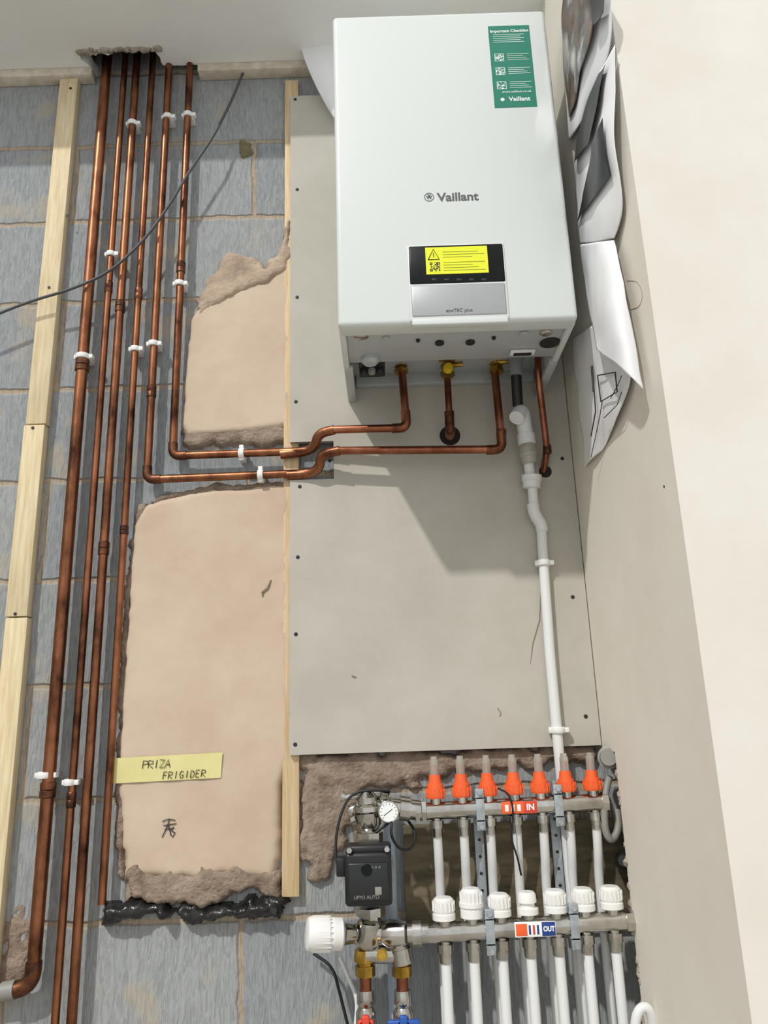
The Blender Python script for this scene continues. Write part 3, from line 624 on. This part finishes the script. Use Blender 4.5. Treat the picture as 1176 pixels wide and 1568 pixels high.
LP('lower_union',V3(567,1386),V3(568,1412),[(0,.02),(.1,.026),(.6,.026),(.65,.018),(1,.018)],CHR,8)
LP('lower_body',V3(567,1405),V3(563,1455),[(0,.016),(.15,.024),(.7,.026),(.85,.022),(1,.015)],CHR)
LP('lower_cross',V3(536,1430),V3(600,1428),[(0,.014),(.1,.017),(.3,.017),(.3,.021),(.8,.021),(1,.018)],CHR)
LP('return_tee',V3(585,1430,.105),V3(657,1428,.112),[(0,.018),(.15,.024),(.5,.024),(.55,.018),(.66,.018),(.66,.024),(.85,.024),(.85,.019),(1,.019)],CHR,12)
LP('branch_tee',V3(606,1418,.105),V3(617,1475,.105),[(0,.015),(.3,.02),(.6,.018),(.6,.020),(1,.020)],CHR,12)
LP('gauge_port',V3(585,1462,.13),V3(585,1462,.145),[(0,.010),(.5,.010),(.5,.007),(1,.007)],BRASS,8)
LP('port_web',V3(560,1462,.105),V3(615,1462,.105),[(0,.014),(1,.014)],CHR)
LP('thermo_collar',V3(540,1430,.11),V3(524,1430,.12),[(0,.016),(1,.019)],CHR,18)
LP('thermo_head',V3(526,1430,.12),V3(469,1430,.135),[(0,.020),(.06,.026),(.3,.027),(.33,.0245),(.38,.0245),(.42,.0275),(.85,.029),(.97,.026),(1,.020)],WPL,32)
a=V3(505,1430,.124);b=V3(478,1430,.132); d=(b-a).normalized(); ux=d.cross(Vector((0,0,1))).normalized(); uz=ux.cross(d)
for k in range(20):
    t=2*math.pi*k/20; o=ux*math.cos(t)*.0283+uz*math.sin(t)*.0283; sweep('head_rib',[a+o,b+o],.0013,WPL,g,6)
for px,hc,tilt in ((559,REDP,1),(615,BLUE,0)):
    x=V3(px,1475).x; z=V3(px,1465).z; y=-.1
    LP('brass_union',(x,y,z+.012),(x,y,z-.03),[(0,.018),(.35,.020),(.45,.020),(.5,.014),(.6,.014),(.6,.018),(1,.018)],BRASS,8)
    z2=z-.03
    LP('copper_drop',(x,y,z2),(x,y,z2-.03),[(0,.0105),(1,.0105)],COPN)
    LP('isolator_body',(x,y,z2-.022),(x,y,z2-.11),[(0,.014),(.15,.016),(.25,.016),(.3,.013),(.4,.018),(.6,.018),(.7,.013),(.75,.016),(1,.016)],CHR,12)
    LP('lower_pipe',(x,y,z2-.10),(x,y,.0),[(0,.0105),(1,.0105)],COP)
    LP('handle_hub',(x,y-.012,z2-.065),(x,y-.034,z2-.065),[(0,.008),(.6,.008),(.6,.010),(1,.009)],hc,16)
    hw=.028 if hc is BLUE else .014
    rbox('handle_wing',(x-hw,y-.034,z2-.071),(x+hw,y-.026,z2-.059),hc,.003,g,3)
    rbox('handle_wing_b',(x-.007,y-.036,z2-.08),(x+.007,y-.026,z2-.052),hc,.003,g,3)
def cab(pts,r=.0026,mt_=BLK,name='pump_lead',par=None): tube(name,[P(*c) for c in pts],r,mt_,par or g,fillet=.04,seg=8)
cab([(520,1335,.14),(513,1310,.13),(516,1265,.12),(530,1225,.11),(548,1211,.11),(580,1210,.11),(598,1210,.11)])
cab([(575,1275,.12),(593,1262,.12),(600,1255,.13),(598,1280,.14),(612,1302,.12),(632,1300,.1),(638,1275,.08),(620,1250,.06)])
cab([(762,1207,.10),(780,1215,.10),(787,1245,.10),(782,1285,.10),(792,1310,.09),(798,1340,.07)],.0018)
cab([(520,1465,.06),(535,1500,.06),(548,1530,.07),(545,1568,.07),(540,1610,.07)],.004,WPIPE)
cab([(480,1460,.02),(510,1480,.03),(520,1520,.03),(535,1580,.03)],.003,BLK)
x=P(600,1400,.04).x; lathe('supply_riser',(x,-.04,P(585,1230,.04).z),(x,-.04,.0),[(0,.011),(1,.011)],mat('bluegrey_pipe','#a7b6c6',rough=.4),g)
g=grp('flexible_conduit')
tube('conduit',[P(972,1640,.18),P(972,1560,.19),P(982,1541,.19),P(996,1545,.19),P(1002,1580,.18),P(1000,1640,.18)],.008,WPIPE,g,fillet=.03)
g=grp('broken_plaster_edge')
ze=zb-.01
for i in range(60):
    t=i/59
    c=Vector((XR+random.uniform(.004,.014),-.115+random.uniform(-.003,.006),lerp(ze,.4,t)+random.uniform(-.004,.004)))
    bm=bmesh.new(); bmesh.ops.create_icosphere(bm,subdivisions=2,radius=random.uniform(.006,.012))
    for v in bm.verts: v.co+=noise.noise_vector(v.co*150+c*30)*.004; v.co+=c
    me=bpy.data.meshes.new('lump'); bm.to_mesh(me); bm.free(); fin('lump_%d'%i,me,BRK,g)
# ---------------- light
sd=bpy.data.lights.new('sun','SUN'); so=bpy.data.objects.new('sun',sd); S.collection.objects.link(so)
sd.energy=2.3; sd.angle=math.radians(1.6); sd.color=(1,.98,.94)
so.rotation_euler=Vector((.224,.374,-.444)).to_track_quat('-Z','Y').to_euler(); so.location=(-1.5,-2.5,4)
wd=bpy.data.worlds.new('world'); S.world=wd; wd.use_nodes=True
bg=wd.node_tree.nodes['Background']; bg.inputs[0].default_value=(.97,.985,1,1); bg.inputs[1].default_value=.88
# ---------------- recentre origins
bpy.context.view_layer.update()
for o in list(S.objects):
    if o.type=='MESH':
        vs=o.data.vertices
        if not len(vs): continue
        a=np.empty(len(vs)*3); vs.foreach_get('co',a); a=a.reshape(-1,3); c=Vector(((a.min(0)+a.max(0))/2).tolist())
        o.data.transform(Matrix.Translation(-c)); o.location=c
for e in [o for o in S.objects if o.type=='EMPTY']:
    ch=list(e.children)
    if not ch: bpy.data.objects.remove(e); continue
    c=sum((k.location for k in ch),Vector())/len(ch); e.location=c
    for k in ch: k.matrix_parent_inverse=Matrix.Translation(-c)
